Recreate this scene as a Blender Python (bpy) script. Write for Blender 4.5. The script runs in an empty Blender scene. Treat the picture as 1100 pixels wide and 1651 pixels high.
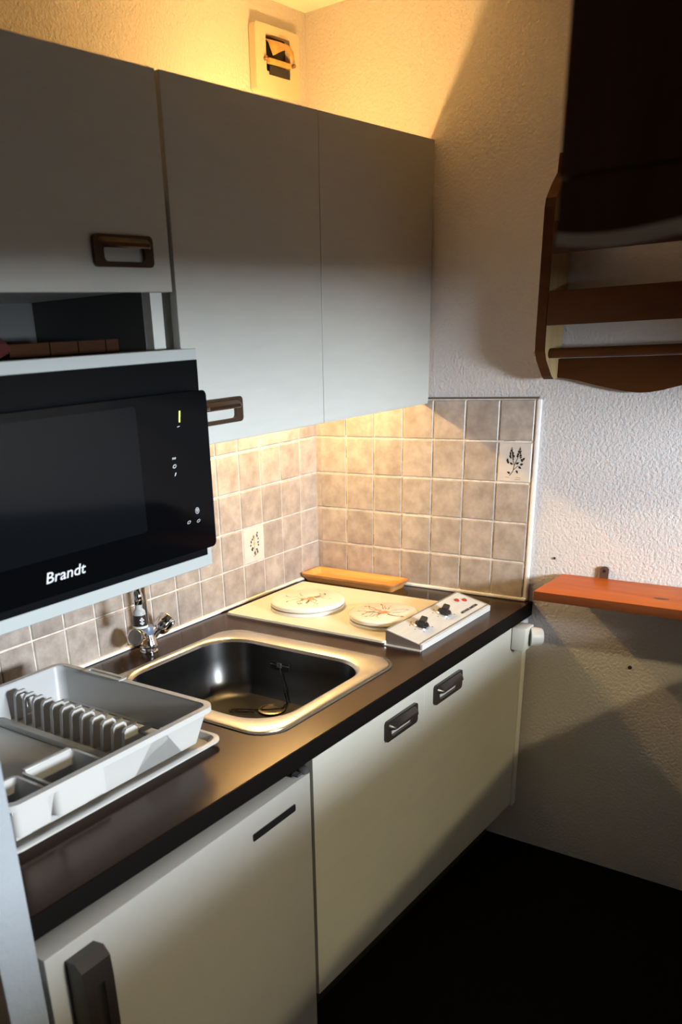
import bpy, bmesh, math, random
from mathutils import Vector, Matrix, Quaternion
random.seed(7)
SC = bpy.context.scene
COL = SC.collection
PI = math.pi

# ------------------------------------------------------------------ camera
def make_camera():
    yaw, pitch, roll = 0.8717, -0.4090, -0.0593
    cy, sy, cp, sp = math.cos(yaw), math.sin(yaw), math.cos(pitch), math.sin(pitch)
    f = Vector((sy*cp, cy*cp, sp)); r = Vector((cy, -sy, 0)); u = r.cross(f)
    cr, sr = math.cos(roll), math.sin(roll)
    r2 = cr*r + sr*u; u2 = -sr*r + cr*u
    cam = bpy.data.cameras.new('camera'); o = bpy.data.objects.new('camera', cam); COL.objects.link(o)
    m = Matrix((r2, u2, -f)).transposed().to_4x4(); m.translation = (-2.3873, -1.6705, 0.7454)
    o.matrix_world = m
    cam.sensor_fit = 'AUTO'; cam.sensor_width = 36.0
    cam.lens = 1403.97/1651*36.0
    cam.shift_x = (550-404.997)/1651; cam.shift_y = (1151.98-825.5)/1651
    cam.clip_start = 0.02; cam.clip_end = 50
    cam.dof.use_dof = True; cam.dof.focus_distance = 2.15; cam.dof.aperture_fstop = 4.0
    SC.camera = o
make_camera()

# ------------------------------------------------------------------ world, light, exposure
W = bpy.data.worlds.new('world'); SC.world = W; W.use_nodes = True
W.node_tree.nodes['Background'].inputs[0].default_value = (0.55, 0.7, 1.0, 1)
W.node_tree.nodes['Background'].inputs[1].default_value = 0.15

def area_light(name, loc, target, sx, sy, watts, col):
    l = bpy.data.lights.new(name, 'AREA'); l.shape = 'RECTANGLE'; l.size = sx; l.size_y = sy
    l.energy = watts; l.color = col
    o = bpy.data.objects.new(name, l); COL.objects.link(o); o.location = loc
    o.rotation_euler = (Vector(target)-Vector(loc)).to_track_quat('-Z', 'Y').to_euler()
    return o
# daylight through the window behind the camera
area_light('window_daylight', (-1.30, -3.37, 0.70), (-0.7, -0.7, 0.40), 0.70, 0.30, 180.0, (0.80, 0.90, 1.0))
# bare bulb of the ceiling lamp behind the camera
BULB_WATTS = 108.0
TUBE_LOW, TUBE_HIGH = 20.0, 14.5

SC.view_settings.view_transform = 'Standard'; SC.view_settings.look = 'None'
SC.view_settings.gamma = 1.0; SC.view_settings.use_curve_mapping = False
SC.view_settings.exposure = -0.12

# ------------------------------------------------------------------ materials
def new_mat(name):
    m = bpy.data.materials.new(name); m.use_nodes = True
    return m, m.node_tree, m.node_tree.nodes['Principled BSDF']
def nd(nt, t, **kw):
    n = nt.nodes.new(t)
    for k, v in kw.items():
        if k in n.inputs: n.inputs[k].default_value = v
        else: setattr(n, k, v)
    return n
def mat(name, col, rough=0.5, metal=0.0, var=0.0, vscale=30, bump=0.0, bscale=80, bdist=0.002, coat=0.0,
        spec=None, stretch=None, rnd=0.0, bdetail=3.0):
    m, nt, b = new_mat(name)
    b.inputs['Base Color'].default_value = (*col, 1); b.inputs['Roughness'].default_value = rough
    b.inputs['Metallic'].default_value = metal; b.inputs['Coat Weight'].default_value = coat
    if spec is not None: b.inputs['Specular IOR Level'].default_value = spec
    tc = nd(nt, 'ShaderNodeTexCoord'); vec = tc.outputs['Object']
    if stretch:
        mp = nd(nt, 'ShaderNodeMapping'); mp.inputs['Scale'].default_value = stretch
        nt.links.new(vec, mp.inputs['Vector']); vec = mp.outputs['Vector']
    if var:
        n = nd(nt, 'ShaderNodeTexNoise', Scale=vscale, Detail=4.0); nt.links.new(vec, n.inputs['Vector'])
        r = nd(nt, 'ShaderNodeValToRGB')
        r.color_ramp.elements[0].color = (*[c*(1-var) for c in col], 1); r.color_ramp.elements[0].position = .3
        r.color_ramp.elements[1].color = (*[min(1, c*(1+var)) for c in col], 1); r.color_ramp.elements[1].position = .7
        nt.links.new(n.outputs['Fac'], r.inputs['Fac']); out = r.outputs['Color']
        if rnd:
            oi = nd(nt, 'ShaderNodeObjectInfo'); hs = nd(nt, 'ShaderNodeHueSaturation')
            mr = nd(nt, 'ShaderNodeMapRange'); mr.inputs['To Min'].default_value = 1-rnd; mr.inputs['To Max'].default_value = 1+rnd
            nt.links.new(oi.outputs['Random'], mr.inputs['Value']); nt.links.new(mr.outputs[0], hs.inputs['Value'])
            nt.links.new(out, hs.inputs['Color']); out = hs.outputs['Color']
        nt.links.new(out, b.inputs['Base Color'])
    if bump:
        n = nd(nt, 'ShaderNodeTexNoise', Scale=bscale, Detail=bdetail); nt.links.new(vec, n.inputs['Vector'])
        bp = nd(nt, 'ShaderNodeBump', Strength=bump, Distance=bdist)
        nt.links.new(n.outputs['Fac'], bp.inputs['Height']); nt.links.new(bp.outputs['Normal'], b.inputs['Normal'])
    return m
def wood(name, dark, light, axis='Y', rough=0.5, scale=14, knots=False, bump=0.15):
    """Long-grained wood; the grain runs along the object axis given."""
    m, nt, b = new_mat(name); b.inputs['Roughness'].default_value = rough; b.inputs['Specular IOR Level'].default_value = .16
    tc = nd(nt, 'ShaderNodeTexCoord'); mp = nd(nt, 'ShaderNodeMapping')
    s = {'X': (.12, 1, 1), 'Y': (1, .12, 1), 'Z': (1, 1, .12)}[axis]
    mp.inputs['Scale'].default_value = s; nt.links.new(tc.outputs['Object'], mp.inputs['Vector'])
    n = nd(nt, 'ShaderNodeTexNoise', Scale=scale, Detail=6.0, Distortion=1.6); nt.links.new(mp.outputs['Vector'], n.inputs['Vector'])
    n2 = nd(nt, 'ShaderNodeTexNoise', Scale=scale*12, Detail=3.0); nt.links.new(mp.outputs['Vector'], n2.inputs['Vector'])
    mx = nd(nt, 'ShaderNodeMath', operation='MULTIPLY_ADD'); mx.inputs[1].default_value = .35
    nt.links.new(n2.outputs['Fac'], mx.inputs[0]); nt.links.new(n.outputs['Fac'], mx.inputs[2])
    r = nd(nt, 'ShaderNodeValToRGB'); r.color_ramp.elements[0].position = .45; r.color_ramp.elements[1].position = .85
    r.color_ramp.elements[0].color = (*dark, 1); r.color_ramp.elements[1].color = (*light, 1)
    nt.links.new(mx.outputs[0], r.inputs['Fac']); nt.links.new(r.outputs['Color'], b.inputs['Base Color'])
    bp = nd(nt, 'ShaderNodeBump', Strength=bump, Distance=.001)
    nt.links.new(n2.outputs['Fac'], bp.inputs['Height']); nt.links.new(bp.outputs['Normal'], b.inputs['Normal'])
    return m
def plaster(name, col):
    m, nt, b = new_mat(name); b.inputs['Roughness'].default_value = .85; b.inputs['Specular IOR Level'].default_value = .25
    tc = nd(nt, 'ShaderNodeTexCoord')
    n = nd(nt, 'ShaderNodeTexNoise', Scale=120.0, Detail=4.0, Distortion=.15); nt.links.new(tc.outputs['Object'], n.inputs['Vector'])
    n2 = nd(nt, 'ShaderNodeTexNoise', Scale=220.0, Detail=2.0); nt.links.new(tc.outputs['Object'], n2.inputs['Vector'])
    ad = nd(nt, 'ShaderNodeMath', operation='MULTIPLY_ADD'); ad.inputs[1].default_value = .3
    nt.links.new(n2.outputs['Fac'], ad.inputs[0]); nt.links.new(n.outputs['Fac'], ad.inputs[2])
    bp = nd(nt, 'ShaderNodeBump', Strength=.6, Distance=.0055)
    nt.links.new(ad.outputs[0], bp.inputs['Height']); nt.links.new(bp.outputs['Normal'], b.inputs['Normal'])
    n3 = nd(nt, 'ShaderNodeTexNoise', Scale=3.0, Detail=2.0); nt.links.new(tc.outputs['Object'], n3.inputs['Vector'])
    r = nd(nt, 'ShaderNodeValToRGB'); r.color_ramp.elements[0].color = (*[c*.95 for c in col], 1); r.color_ramp.elements[1].color = (*col, 1)
    nt.links.new(n3.outputs['Fac'], r.inputs['Fac']); nt.links.new(r.outputs['Color'], b.inputs['Base Color'])
    return m
def emit(name, col, strength):
    m, nt, b = new_mat(name); b.inputs['Base Color'].default_value = (*col, 1)
    b.inputs['Emission Color'].default_value = (*col, 1); b.inputs['Emission Strength'].default_value = strength
    return m
def tile_mat():
    m, nt, b = new_mat('glazed_tile'); b.inputs['Roughness'].default_value = .38
    tc = nd(nt, 'ShaderNodeTexCoord'); oi = nd(nt, 'ShaderNodeObjectInfo')
    va = nd(nt, 'ShaderNodeVectorMath', operation='ADD'); sc = nd(nt, 'ShaderNodeVectorMath', operation='SCALE')
    sc.inputs['Scale'].default_value = 1.0
    nt.links.new(oi.outputs['Location'], sc.inputs[0]); nt.links.new(tc.outputs['Object'], va.inputs[0]); nt.links.new(sc.outputs[0], va.inputs[1])
    n = nd(nt, 'ShaderNodeTexNoise', Scale=22.0, Detail=6.0, Roughness=.65); nt.links.new(va.outputs[0], n.inputs['Vector'])
    r = nd(nt, 'ShaderNodeValToRGB')
    r.color_ramp.elements[0].position = .32; r.color_ramp.elements[0].color = (.285, .235, .195, 1)
    r.color_ramp.elements[1].position = .66; r.color_ramp.elements[1].color = (.46, .39, .335, 1)
    nt.links.new(n.outputs['Fac'], r.inputs['Fac'])
    hs = nd(nt, 'ShaderNodeHueSaturation'); mr = nd(nt, 'ShaderNodeMapRange')
    mr.inputs['To Min'].default_value = .86; mr.inputs['To Max'].default_value = 1.1
    nt.links.new(oi.outputs['Random'], mr.inputs['Value']); nt.links.new(mr.outputs[0], hs.inputs['Value'])
    nt.links.new(r.outputs['Color'], hs.inputs['Color']); nt.links.new(hs.outputs['Color'], b.inputs['Base Color'])
    bp = nd(nt, 'ShaderNodeBump', Strength=.25, Distance=.002)
    nt.links.new(n.outputs['Fac'], bp.inputs['Height']); nt.links.new(bp.outputs['Normal'], b.inputs['Normal'])
    return m

M = {}
M['plaster'] = plaster('white_roughcast_plaster', (.62, .575, .55))
M['ceiling'] = mat('ceiling_paint', (.86, .82, .74), .9, bump=.3, bscale=120, bdist=.003)
M['dark_room'] = wood('dark_pine_panelling', (.018, .011, .007), (.034, .021, .012), 'Z', .75)
M['floor'] = mat('dark_floor_covering', (.006, .004, .003), .9, var=.3, vscale=40, spec=.05)
M['tile'] = tile_mat()
M['tile_pale'] = mat('pale_printed_tile', (.60, .53, .46), .35, var=.06, vscale=30)
M['grout'] = mat('cream_grout', (.70, .62, .53), .85, var=.18, vscale=60)
M['grime'] = mat('dark_grout_grime', (.10, .075, .06), .9)
M['caulk'] = mat('white_caulk', (.82, .78, .74), .5, var=.06, vscale=50)
M['door'] = mat('white_laminate', (.50, .495, .45), .42, var=.025, vscale=60, bump=.06, bscale=260, stretch=(.15, 1, 1), bdist=.001)
M['carcass'] = mat('white_melamine', (.62, .62, .57), .5)
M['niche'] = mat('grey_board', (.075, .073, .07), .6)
M['unit'] = mat('white_board', (.42, .44, .42), .45)
M['bronze'] = mat('bronzed_metal', (.085, .05, .03), .33, .75, var=.12, vscale=40)
M['blackmetal'] = mat('dark_brown_lacquer', (.035, .028, .025), .28, .3)
M['counter'] = mat('dark_brown_laminate', (.015, .0050, .0018), .21, spec=.32, var=.14, vscale=220, bump=.12, bscale=500, bdist=.0008)
M['counter'].node_tree.nodes['Principled BSDF'].inputs['Specular Tint'].default_value = (1.0, .66, .40, 1)
M['counter_edge'] = mat('black_edge_band', (.004, .0028, .0025), .6, spec=.08)
M['steel'] = mat('stainless_steel', (.56, .53, .48), .30, 1.0, var=.05, vscale=50)
M['basin'] = mat('shaded_basin_steel', (.085, .083, .082), .30, 1.0, var=.07, vscale=30)  # same steel as the rim, its dark reflections put into the colour
M['chrome'] = mat('chrome', (.72, .72, .74), .09, 1.0)
M['black'] = mat('black_plastic', (.010, .010, .011), .4)
M['glass_black'] = mat('black_glass', (.002, .002, .0025), .06, spec=.06)
M['screen'] = mat('microwave_window_mesh', (.004, .0045, .0055), .10, spec=.08)
M['trim_black'] = mat('black_trim', (.004, .0045, .005), .35, spec=.05)
M['white_plastic'] = mat('white_plastic', (.45, .445, .435), .38)
M['cream_plastic'] = mat('cream_plastic', (.70, .67, .60), .42)
M['cream_enamel'] = mat('cream_enamel', (.70, .63, .50), .28, var=.03, vscale=12)
M['white_enamel'] = mat('white_enamel', (.74, .69, .60), .26, coat=.2)
M['print_orange'] = mat('orange_print', (.62, .25, .10), .4, var=.3, vscale=60)
M['print_brown'] = mat('brown_print', (.22, .12, .06), .5)
M['print_green'] = mat('dark_green_print', (.045, .05, .028), .5)
M['print_yellow'] = mat('yellow_print', (.55, .42, .14), .5)
M['print_black'] = mat('black_print', (.02, .018, .016), .5)
M['print_white'] = mat('pale_print', (.62, .62, .62), .5)
M['panel'] = mat('brushed_aluminium', (.55, .54, .52), .40, .0, stretch=(.1, 1, 1), var=.05, vscale=120)
M['end_plate'] = mat('brown_grey_steel', (.22, .17, .14), .4, .4)
M['nib'] = mat('bluish_white_paint', (.26, .285, .315), .8, bump=.5, bscale=90, bdist=.003)
M['red'] = mat('red_lens', (.35, .03, .015), .25)
M['tray'] = wood('golden_bamboo', (.48, .19, .045), (.72, .36, .11), 'Y', .4, 10)
M['tray_edge'] = wood('dark_tray_edge', (.20, .09, .03), (.34, .17, .06), 'Y', .5, 10)
M['tray_rim'] = wood('orange_tray_rim', (.42, .15, .04), (.60, .26, .08), 'Y', .45, 10)
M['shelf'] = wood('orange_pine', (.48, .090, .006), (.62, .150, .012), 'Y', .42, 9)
M['shelf_edge'] = wood('shaded_shelf_edge', (.10, .024, .006), (.16, .042, .010), 'Y', .6, 9)
M['knot'] = mat('wood_knot', (.10, .028, .01), .5)
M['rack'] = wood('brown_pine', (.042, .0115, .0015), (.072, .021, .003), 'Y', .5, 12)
M['rack_side'] = wood('pale_lit_pine', (.28, .19, .085), (.40, .29, .14), 'Z', .5, 12)
M['rack_dark'] = wood('dark_stained_wood', (.045, .015, .004), (.075, .026, .007), 'Z', .8, 12)
M['pale_edge'] = wood('pale_worn_wood', (.42, .31, .22), (.56, .43, .32), 'Y', .6, 12)
M['bracket'] = mat('brown_painted_steel', (.11, .065, .05), .45, .3)
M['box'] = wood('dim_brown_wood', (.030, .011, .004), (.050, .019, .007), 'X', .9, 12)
M['redcloth'] = mat('dark_red_cloth', (.08, .007, .005), .9, var=.3, vscale=60, bump=.3)
M['rubber'] = mat('dark_grey_seal', (.05, .05, .055), .6)
M['fridge'] = mat('white_fridge_enamel', (.39, .385, .37), .4, var=.015, vscale=40)
M['drain_metal'] = mat('drain_metal', (.40, .33, .25), .35, 1.0)
M['led'] = emit('green_display', (.55, .95, .12), 2.2)
M['vent_orange'] = mat('yellowed_plastic', (.62, .36, .12), .45, var=.2, vscale=40)
M['vent_plate'] = mat('aged_cream_plastic', (.62, .52, .38), .5)
M['grey_band'] = mat('blue_grey_label', (.16, .20, .28), .4, .3)
M['lilac_plastic'] = mat('grey_white_plastic', (.66, .66, .62), .45)

# ------------------------------------------------------------------ geometry helpers
BASE = {}
def finish(name, bm, m, parent=None, loc=None, smooth=False, kind=None):
    bmesh.ops.recalc_face_normals(bm, faces=bm.faces[:])
    me = bpy.data.meshes.new(name)
    base = BASE.get(parent.name, Vector((0, 0, 0))) if parent else Vector(loc or (0, 0, 0))
    bmesh.ops.translate(bm, verts=bm.verts[:], vec=-base)
    bm.to_mesh(me); bm.free()
    if smooth:
        for p in me.polygons: p.use_smooth = True
        me.set_sharp_from_angle(angle=math.radians(38))
    me.materials.append(m)
    o = bpy.data.objects.new(name, me); COL.objects.link(o)
    if parent: o.parent = parent; BASE[o.name] = base
    else: o.location = base; BASE[o.name] = base
    if kind: o['kind'] = kind
    return o
def tag(o, label, cat, group=None):
    o['label'] = label; o['category'] = cat
    if group: o['group'] = group
    return o
def thing(name, label, cat, loc, rotz=0, group=None):
    o = bpy.data.objects.new(name, None); COL.objects.link(o); o.location = loc; o.rotation_euler = (0, 0, rotz)
    o.empty_display_size = .05; BASE[o.name] = Vector(loc)
    return tag(o, label, cat, group)
def add_box(bm, lo, hi, bev=0.0, seg=2):
    vs = [bm.verts.new((x, y, z)) for x in (lo[0], hi[0]) for y in (lo[1], hi[1]) for z in (lo[2], hi[2])]
    fs = [(0,1,3,2), (4,6,7,5), (0,4,5,1), (2,3,7,6), (0,2,6,4), (1,5,7,3)]
    faces = [bm.faces.new([vs[i] for i in f]) for f in fs]
    if bev:
        es = list({e for f in faces for e in f.edges})
        bmesh.ops.bevel(bm, geom=es, offset=bev, segments=seg, affect='EDGES', profile=.5)
    return bm
def box(name, lo, hi, m, parent=None, bev=0.0, loc=None, kind=None, seg=2):
    return finish(name, add_box(bmesh.new(), lo, hi, bev, seg), m, parent, loc, smooth=bev > 0, kind=kind)
def add_loops(bm, loops, close_ends=True, closed=True):
    rows = [[bm.verts.new(p) for p in l] for l in loops]; n = len(rows[0])
    for a, b in zip(rows, rows[1:]):
        for i in range(n if closed else n-1):
            j = (i+1) % n
            bm.faces.new((a[i], a[j], b[j], b[i]))
    if close_ends:
        bm.faces.new(rows[0][::-1]); bm.faces.new(rows[-1])
    return rows
def add_lathe(bm, prof, n=24, origin=(0, 0, 0), axis=(0, 0, 1)):
    q = Vector((0, 0, 1)).rotation_difference(Vector(axis)); o = Vector(origin)
    loops = [[o + q @ Vector((max(r, 1e-4)*math.cos(2*PI*i/n), max(r, 1e-4)*math.sin(2*PI*i/n), h)) for i in range(n)] for r, h in prof]
    add_loops(bm, loops); return bm
def add_tube(bm, pts, rad, n=12):
    pts = [Vector(p) for p in pts]; loops = []
    up = Vector((0, 0, 1)); prev = None
    for i, p in enumerate(pts):
        t = (pts[min(i+1, len(pts)-1)]-pts[max(i-1, 0)]).normalized()
        if prev is None:
            a = t.cross(up if abs(t.dot(up)) < .95 else Vector((1, 0, 0))).normalized()
        else: a = (prev - t*prev.dot(t)).normalized()
        prev = a; b = t.cross(a); r = rad[i] if isinstance(rad, (list, tuple)) else rad
        loops.append([p + r*(math.cos(2*PI*k/n)*a + math.sin(2*PI*k/n)*b) for k in range(n)])
    add_loops(bm, loops); return bm
def rrect(cx, cy, hx, hy, r, k=6):
    r = min(r, hx, hy); out = []
    for (sx, sy, a0) in ((1, 1, 0), (-1, 1, 90), (-1, -1, 180), (1, -1, 270)):
        for i in range(k+1):
            a = math.radians(a0 + 90*i/k)
            out.append((cx + sx*(hx-r) + r*math.cos(a), cy + sy*(hy-r) + r*math.sin(a)))
    return out
def map3(pts, f): return [f(*p) for p in pts]
def add_prism(bm, pts2, d0, d1, f):
    """extrude a 2D outline between depths d0, d1; f(a,b,d) -> 3D"""
    a = [bm.verts.new(f(p[0], p[1], d0)) for p in pts2]; b = [bm.verts.new(f(p[0], p[1], d1)) for p in pts2]
    n = len(pts2); bm.faces.new(a); bm.faces.new(b[::-1])
    for i in range(n): bm.faces.new((a[i], b[i], b[(i+1) % n], a[(i+1) % n]))
    return bm
def add_ring(bm, outer, inner, d0, d1, f):
    """plate with a hole: equal-length outlines"""
    n = len(outer)
    L = [[bm.verts.new(f(p[0], p[1], d)) for p in o] for o, d in ((outer, d0), (outer, d1), (inner, d1), (inner, d0))]
    for k in range(4):
        a, b = L[k], L[(k+1) % 4]
        for i in range(n):
            j = (i+1) % n; bm.faces.new((a[i], a[j], b[j], b[i]))
    return bm
XZ = lambda a, b, d: (a, d, b)      # outline in x,z; depth along y
YZ = lambda a, b, d: (d, a, b)      # outline in y,z; depth along x
XY = lambda a, b, d: (a, b, d)
def text(name, s, size, m, parent, origin, xdir, ydir, shear=0.0, thick=.0006, bold=0.0, width=1.0):
    cu = bpy.data.curves.new(name, 'FONT'); cu.body = s; cu.size = size; cu.shear = shear; cu.extrude = thick; cu.offset = bold
    cu.resolution_u = 3; cu.align_x = 'CENTER'; cu.align_y = 'CENTER'
    t = bpy.data.objects.new(name+'_tmp', cu); COL.objects.link(t)
    dg = bpy.context.evaluated_depsgraph_get(); me = bpy.data.meshes.new_from_object(t.evaluated_get(dg))
    bpy.data.objects.remove(t); bpy.data.curves.remove(cu)
    x = Vector(xdir).normalized(); y = Vector(ydir).normalized(); z = x.cross(y)
    mt = Matrix((x*width, y, z)).transposed().to_4x4(); mt.translation = Vector(origin) - BASE[parent.name]
    me.transform(mt); me.materials.clear(); me.materials.append(m); me.name = name
    o = bpy.data.objects.new(name, me); COL.objects.link(o); o.parent = parent; BASE[o.name] = BASE[parent.name]
    return o
def struct(o): o['kind'] = 'structure'; return o

# ------------------------------------------------------------------ room shell
ZF, ZC = -.80, 1.536
struct(box('floor', (-4.1, -3.5, ZF-.08), (.12, .12, ZF), M['floor']))
struct(box('ceiling', (-4.1, -3.5, ZC), (.12, .12, ZC+.08), M['ceiling']))
WB = struct(box('wall_back', (-4.1, 0, ZF), (.12, .12, ZC), M['plaster']))
WR = struct(box('wall_right', (0, -3.5, ZF), (.12, 0, ZC), M['plaster']))
struct(box('wall_left', (-4.2, -3.5, ZF), (-4.1, .12, ZC), M['dark_room']))
bm = bmesh.new()   # front wall with its window opening, behind the camera
add_box(bm, (-4.1, -3.5, ZF), (-1.70, -3.4, ZC)); add_box(bm, (-.90, -3.5, ZF), (0, -3.4, ZC))
add_box(bm, (-1.70, -3.5, ZF), (-.90, -3.4, .50)); add_box(bm, (-1.70, -3.5, .90), (-.90, -3.4, ZC))
struct(finish('wall_front', bm, M['dark_room']))
bm = bmesh.new(); add_ring(bm, [(-1.70, .50), (-.90, .50), (-.90, .90), (-1.70, .90)], [(-1.66, .54), (-.94, .54), (-.94, .86), (-1.66, .86)], -3.47, -3.41, XZ)
struct(finish('window_1', bm, M['dark_room']))
# unseen blockers added behind the camera to shade the lower and upper kitchen
pa, pb = Vector((-.02, -1.636, .19)), Vector((-2.95, -2.395, .42)); th = Vector((0, -.065, 0))
bm = bmesh.new(); add_loops(bm, [[Vector((p.x, p.y, ZF)), p, p+th, Vector((p.x, p.y-.065, ZF))] for p in (pa, pb)])
struct(finish('added_low_blocker', bm, M['dark_room']))
bm = bmesh.new(); add_prism(bm, [(-2.75, .715), (-.72, .715), (-.50, .60), (-.02, .60), (-.02, ZC), (-2.75, ZC)], -2.0, -1.955, XZ); struct(finish('added_high_blocker', bm, M['dark_room']))
# nib wall at the near end of the worktop; an added dark board stands in for its shaded left face
struct(box('wall_nib', (-1.885, -.772, ZF), (-1.8225, 0, ZC), M['nib'], bev=.004))
struct(box('nib_shade_board', (-1.925, -.772, ZF), (-1.886, -.1, ZC), M['dark_room']))

# ------------------------------------------------------------------ wall tiles
PX, PZ, TH = .1, .1105, .0075
def tile_mesh(name, w, h, m):
    bm = bmesh.new(); x, z, b = w/2, h/2, .0022
    lo = [(-x, 0, -z), (x, 0, -z), (x, 0, z), (-x, 0, z)]
    mid = [(p[0], -TH+b, p[2]) for p in lo]
    top = [(p[0]-math.copysign(b, p[0]), -TH, p[2]-math.copysign(b, p[2])) for p in lo]
    add_loops(bm, [lo, mid, top]); bmesh.ops.recalc_face_normals(bm, faces=bm.faces[:])
    me = bpy.data.meshes.new(name); bm.to_mesh(me); bm.free(); me.materials.append(m); return me
G = .0050
FULL = tile_mesh('tile', PX-G, PZ-G, M['tile']); SLIV = tile_mesh('tile_cut', .0225-G*.6, PZ-G, M['tile'])
LOWC = tile_mesh('tile_low', PX-G, PZ-G, M['tile']); PALE = tile_mesh('tile_printed', PX-G, PZ-G, M['tile_pale'])
def place_tile(wall, me, x, y, z, rz):
    o = bpy.data.objects.new('tile', me); COL.objects.link(o); o.parent = wall
    o.location = (x, y, z); o.rotation_euler = (random.uniform(-.006, .006), 0, rz + random.uniform(-.006, .006)); return o
printed = {}
for c in range(18):
    for r in range(5):
        hit = (c == 3 and r == 1)
        t = place_tile(WB, PALE if hit else FULL, -(c+.5)*PX, -.0018, (r+.5)*PZ + random.uniform(-.0006, .0006), 0)
        if hit: printed['a'] = t
for r in range(5):
    place_tile(WR, SLIV, -.0018, -.0075-.0085, (r+.5)*PZ, -PI/2)
    for c in range(7):
        hit = (c == 6 and r == 3)
        t = place_tile(WR, PALE if hit else FULL, -.0018, -(.0225+(c+.5)*PX), (r+.5)*PZ + random.uniform(-.0006, .0006), -PI/2)
        if hit: printed['b'] = t
box('grout', (-1.82, -.0055, .002), (-.0, 0, PZ*5+.002), M['grout'], WB)
box('grout', (-.0055, -.7265, .002), (-.0, 0, PZ*5+.002), M['grout'], WR)
box('grout_top_edge', (-.008, -.7275, PZ*5+.0005), (-.0002, -.40, PZ*5+.005), M['grime'], WR)
# grime lines lying in some joints
bmA = bmesh.new(); bmB = bmesh.new()
for c in range(18):
    for r in range(5):
        if random.random() < .42:
            x = -c*PX-.0028; z0 = r*PZ+random.uniform(.004, .05); add_box(bmA, (x-.0011, -.0064, z0), (x+.0008, -.0054, z0+random.uniform(.03, .055)))
        if random.random() < .4:
            z = r*PZ+.0028; x0 = -c*PX-random.uniform(.003, .04); add_box(bmA, (x0-random.uniform(.03, .055), -.0064, z-.0008), (x0, -.0054, z+.0008))
for c in range(8):
    for r in range(5):
        if random.random() < .62:
            y = -.0225-c*PX+.0024; z0 = r*PZ+random.uniform(.004, .05); add_box(bmB, (-.0064, y-.0009, z0), (-.0054, y+.0009, z0+random.uniform(.03, .058)))
        if random.random() < .55 and c < 7:
            z = r*PZ+.0026; y0 = -.0225-c*PX-random.uniform(.003, .04); add_box(bmB, (-.0064, y0-random.uniform(.03, .055), z-.0008), (-.0054, y0, z+.0008))
finish('joint_grime', bmA, M['grime'], WB, kind='stuff'); finish('joint_grime', bmB, M['grime'], WR, kind='stuff')
# printed plants on the two pale tiles (flat print, tile-local x,z)
def leaf(bm, x, z, l, w, a):
    c, s = math.cos(a), math.sin(a); y = -TH-.00035
    pts = [(0, 0), (l*.3, w*.5), (l*.65, w*.42), (l, 0), (l*.65, -w*.42), (l*.3, -w*.5)]
    bm.faces.new([bm.verts.new((x+c*p-s*q, y, z+s*p+c*q)) for p, q in pts])
def stem(bm, pts, w):
    y = -TH-.0003
    for (x0, z0), (x1, z1) in zip(pts, pts[1:]):
        d = Vector((x1-x0, z1-z0)); n = Vector((-d.y, d.x)).normalized()*w
        bm.faces.new([bm.verts.new(p) for p in ((x0+n.x, y, z0+n.y), (x0-n.x, y, z0-n.y), (x1-n.x, y, z1-n.y), (x1+n.x, y, z1+n.y))])
def print_part(name, bm, m, t):
    me = bpy.data.meshes.new(name); bm.to_mesh(me); bm.free(); me.materials.append(m)
    o = bpy.data.objects.new(name, me); COL.objects.link(o); o.parent = t; o['kind'] = 'stuff'
rb = random.Random(3)
bm = bmesh.new()
stem(bm, [(-.012, -.036), (-.002, -.022), (0, -.008), (-.006, .012), (-.009, .032)], .0009)
stem(bm, [(0, -.008), (.008, .01), (.014, .032)], .0009); stem(bm, [(-.002, -.02), (.012, -.008)], .0007)
for cx, cz, dx in ((-.008, .01, -.05), (.012, .012, .09)):
    for k in range(16):
        z = cz + .030*k/16; w = .011*(1-k/18)
        for sgn in (-1, 1):
            leaf(bm, cx+dx*(z-cz)+sgn*rb.uniform(0, w*.35), z+rb.uniform(-.002, .002), w*rb.uniform(.5, .9), .0032, (PI/2-sgn*rb.uniform(.5, 1.3)))
for x, z, a in ((-.004, -.006, 2.6), (.004, -.004, .4), (-.016, -.004, 2.0), (.012, -.010, -.6), (.016, -.006, .3), (-.010, -.030, 2.7), (.006, -.02, -1.0), (.022, .006, .8), (-.02, .0, 1.6), (.024, .002, 2.2)):
    leaf(bm, x, z, .011, .0062, a)
print_part('plant_print', bm, M['print_black'], printed['b'])
bm = bmesh.new()
for x0, w in ((-.024, .012), (.006, .014)):
    stem(bm, [(x0, -.0405), (x0+w*.5, -.040), (x0+w, -.041)], .0005)
stem(bm, [(.004, -.046), (.012, -.0455), (.02, -.046)], .0005)
print_part('caption_print', bm, M['print_brown'], printed['b'])
bm = bmesh.new()
stem(bm, [(.004, -.035), (.006, -.022), (.0, -.006), (.001, .012), (.0, .028)], .0008); stem(bm, [(-.006, -.036), (.004, -.032), (.016, -.028), (.02, -.022)], .0007)
for x, z, l, a in ((-.002, -.012, .012, 2.7), (.008, -.014, .011, -.5), (-.006, -.018, .013, 2.4), (.012, -.02, .011, -.9), (.002, -.02, .012, -1.6), (-.012, .006, .010, 1.9), (-.013, .002, .008, 3.6),
                   (.016, .002, .009, .5), (.018, -.002, .008, -.6), (.014, .02, .008, .9), (.016, .024, .007, 2.0), (.017, .03, .007, 1.2), (.002, .02, .009, 2.2), (-.004, .018, .008, 3.4), (.018, .016, .007, -.4)):
    leaf(bm, x, z, l, .0068, a)
print_part('plant_print', bm, M['print_green'], printed['a'])
bm = bmesh.new()
for cx, cz in ((.001, .003), (-.001, .024)):
    for k in range(5): leaf(bm, cx, cz, .0072, .006, 2*PI*k/5+.4)
print_part('flower_print', bm, M['print_yellow'], printed['a'])
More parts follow.
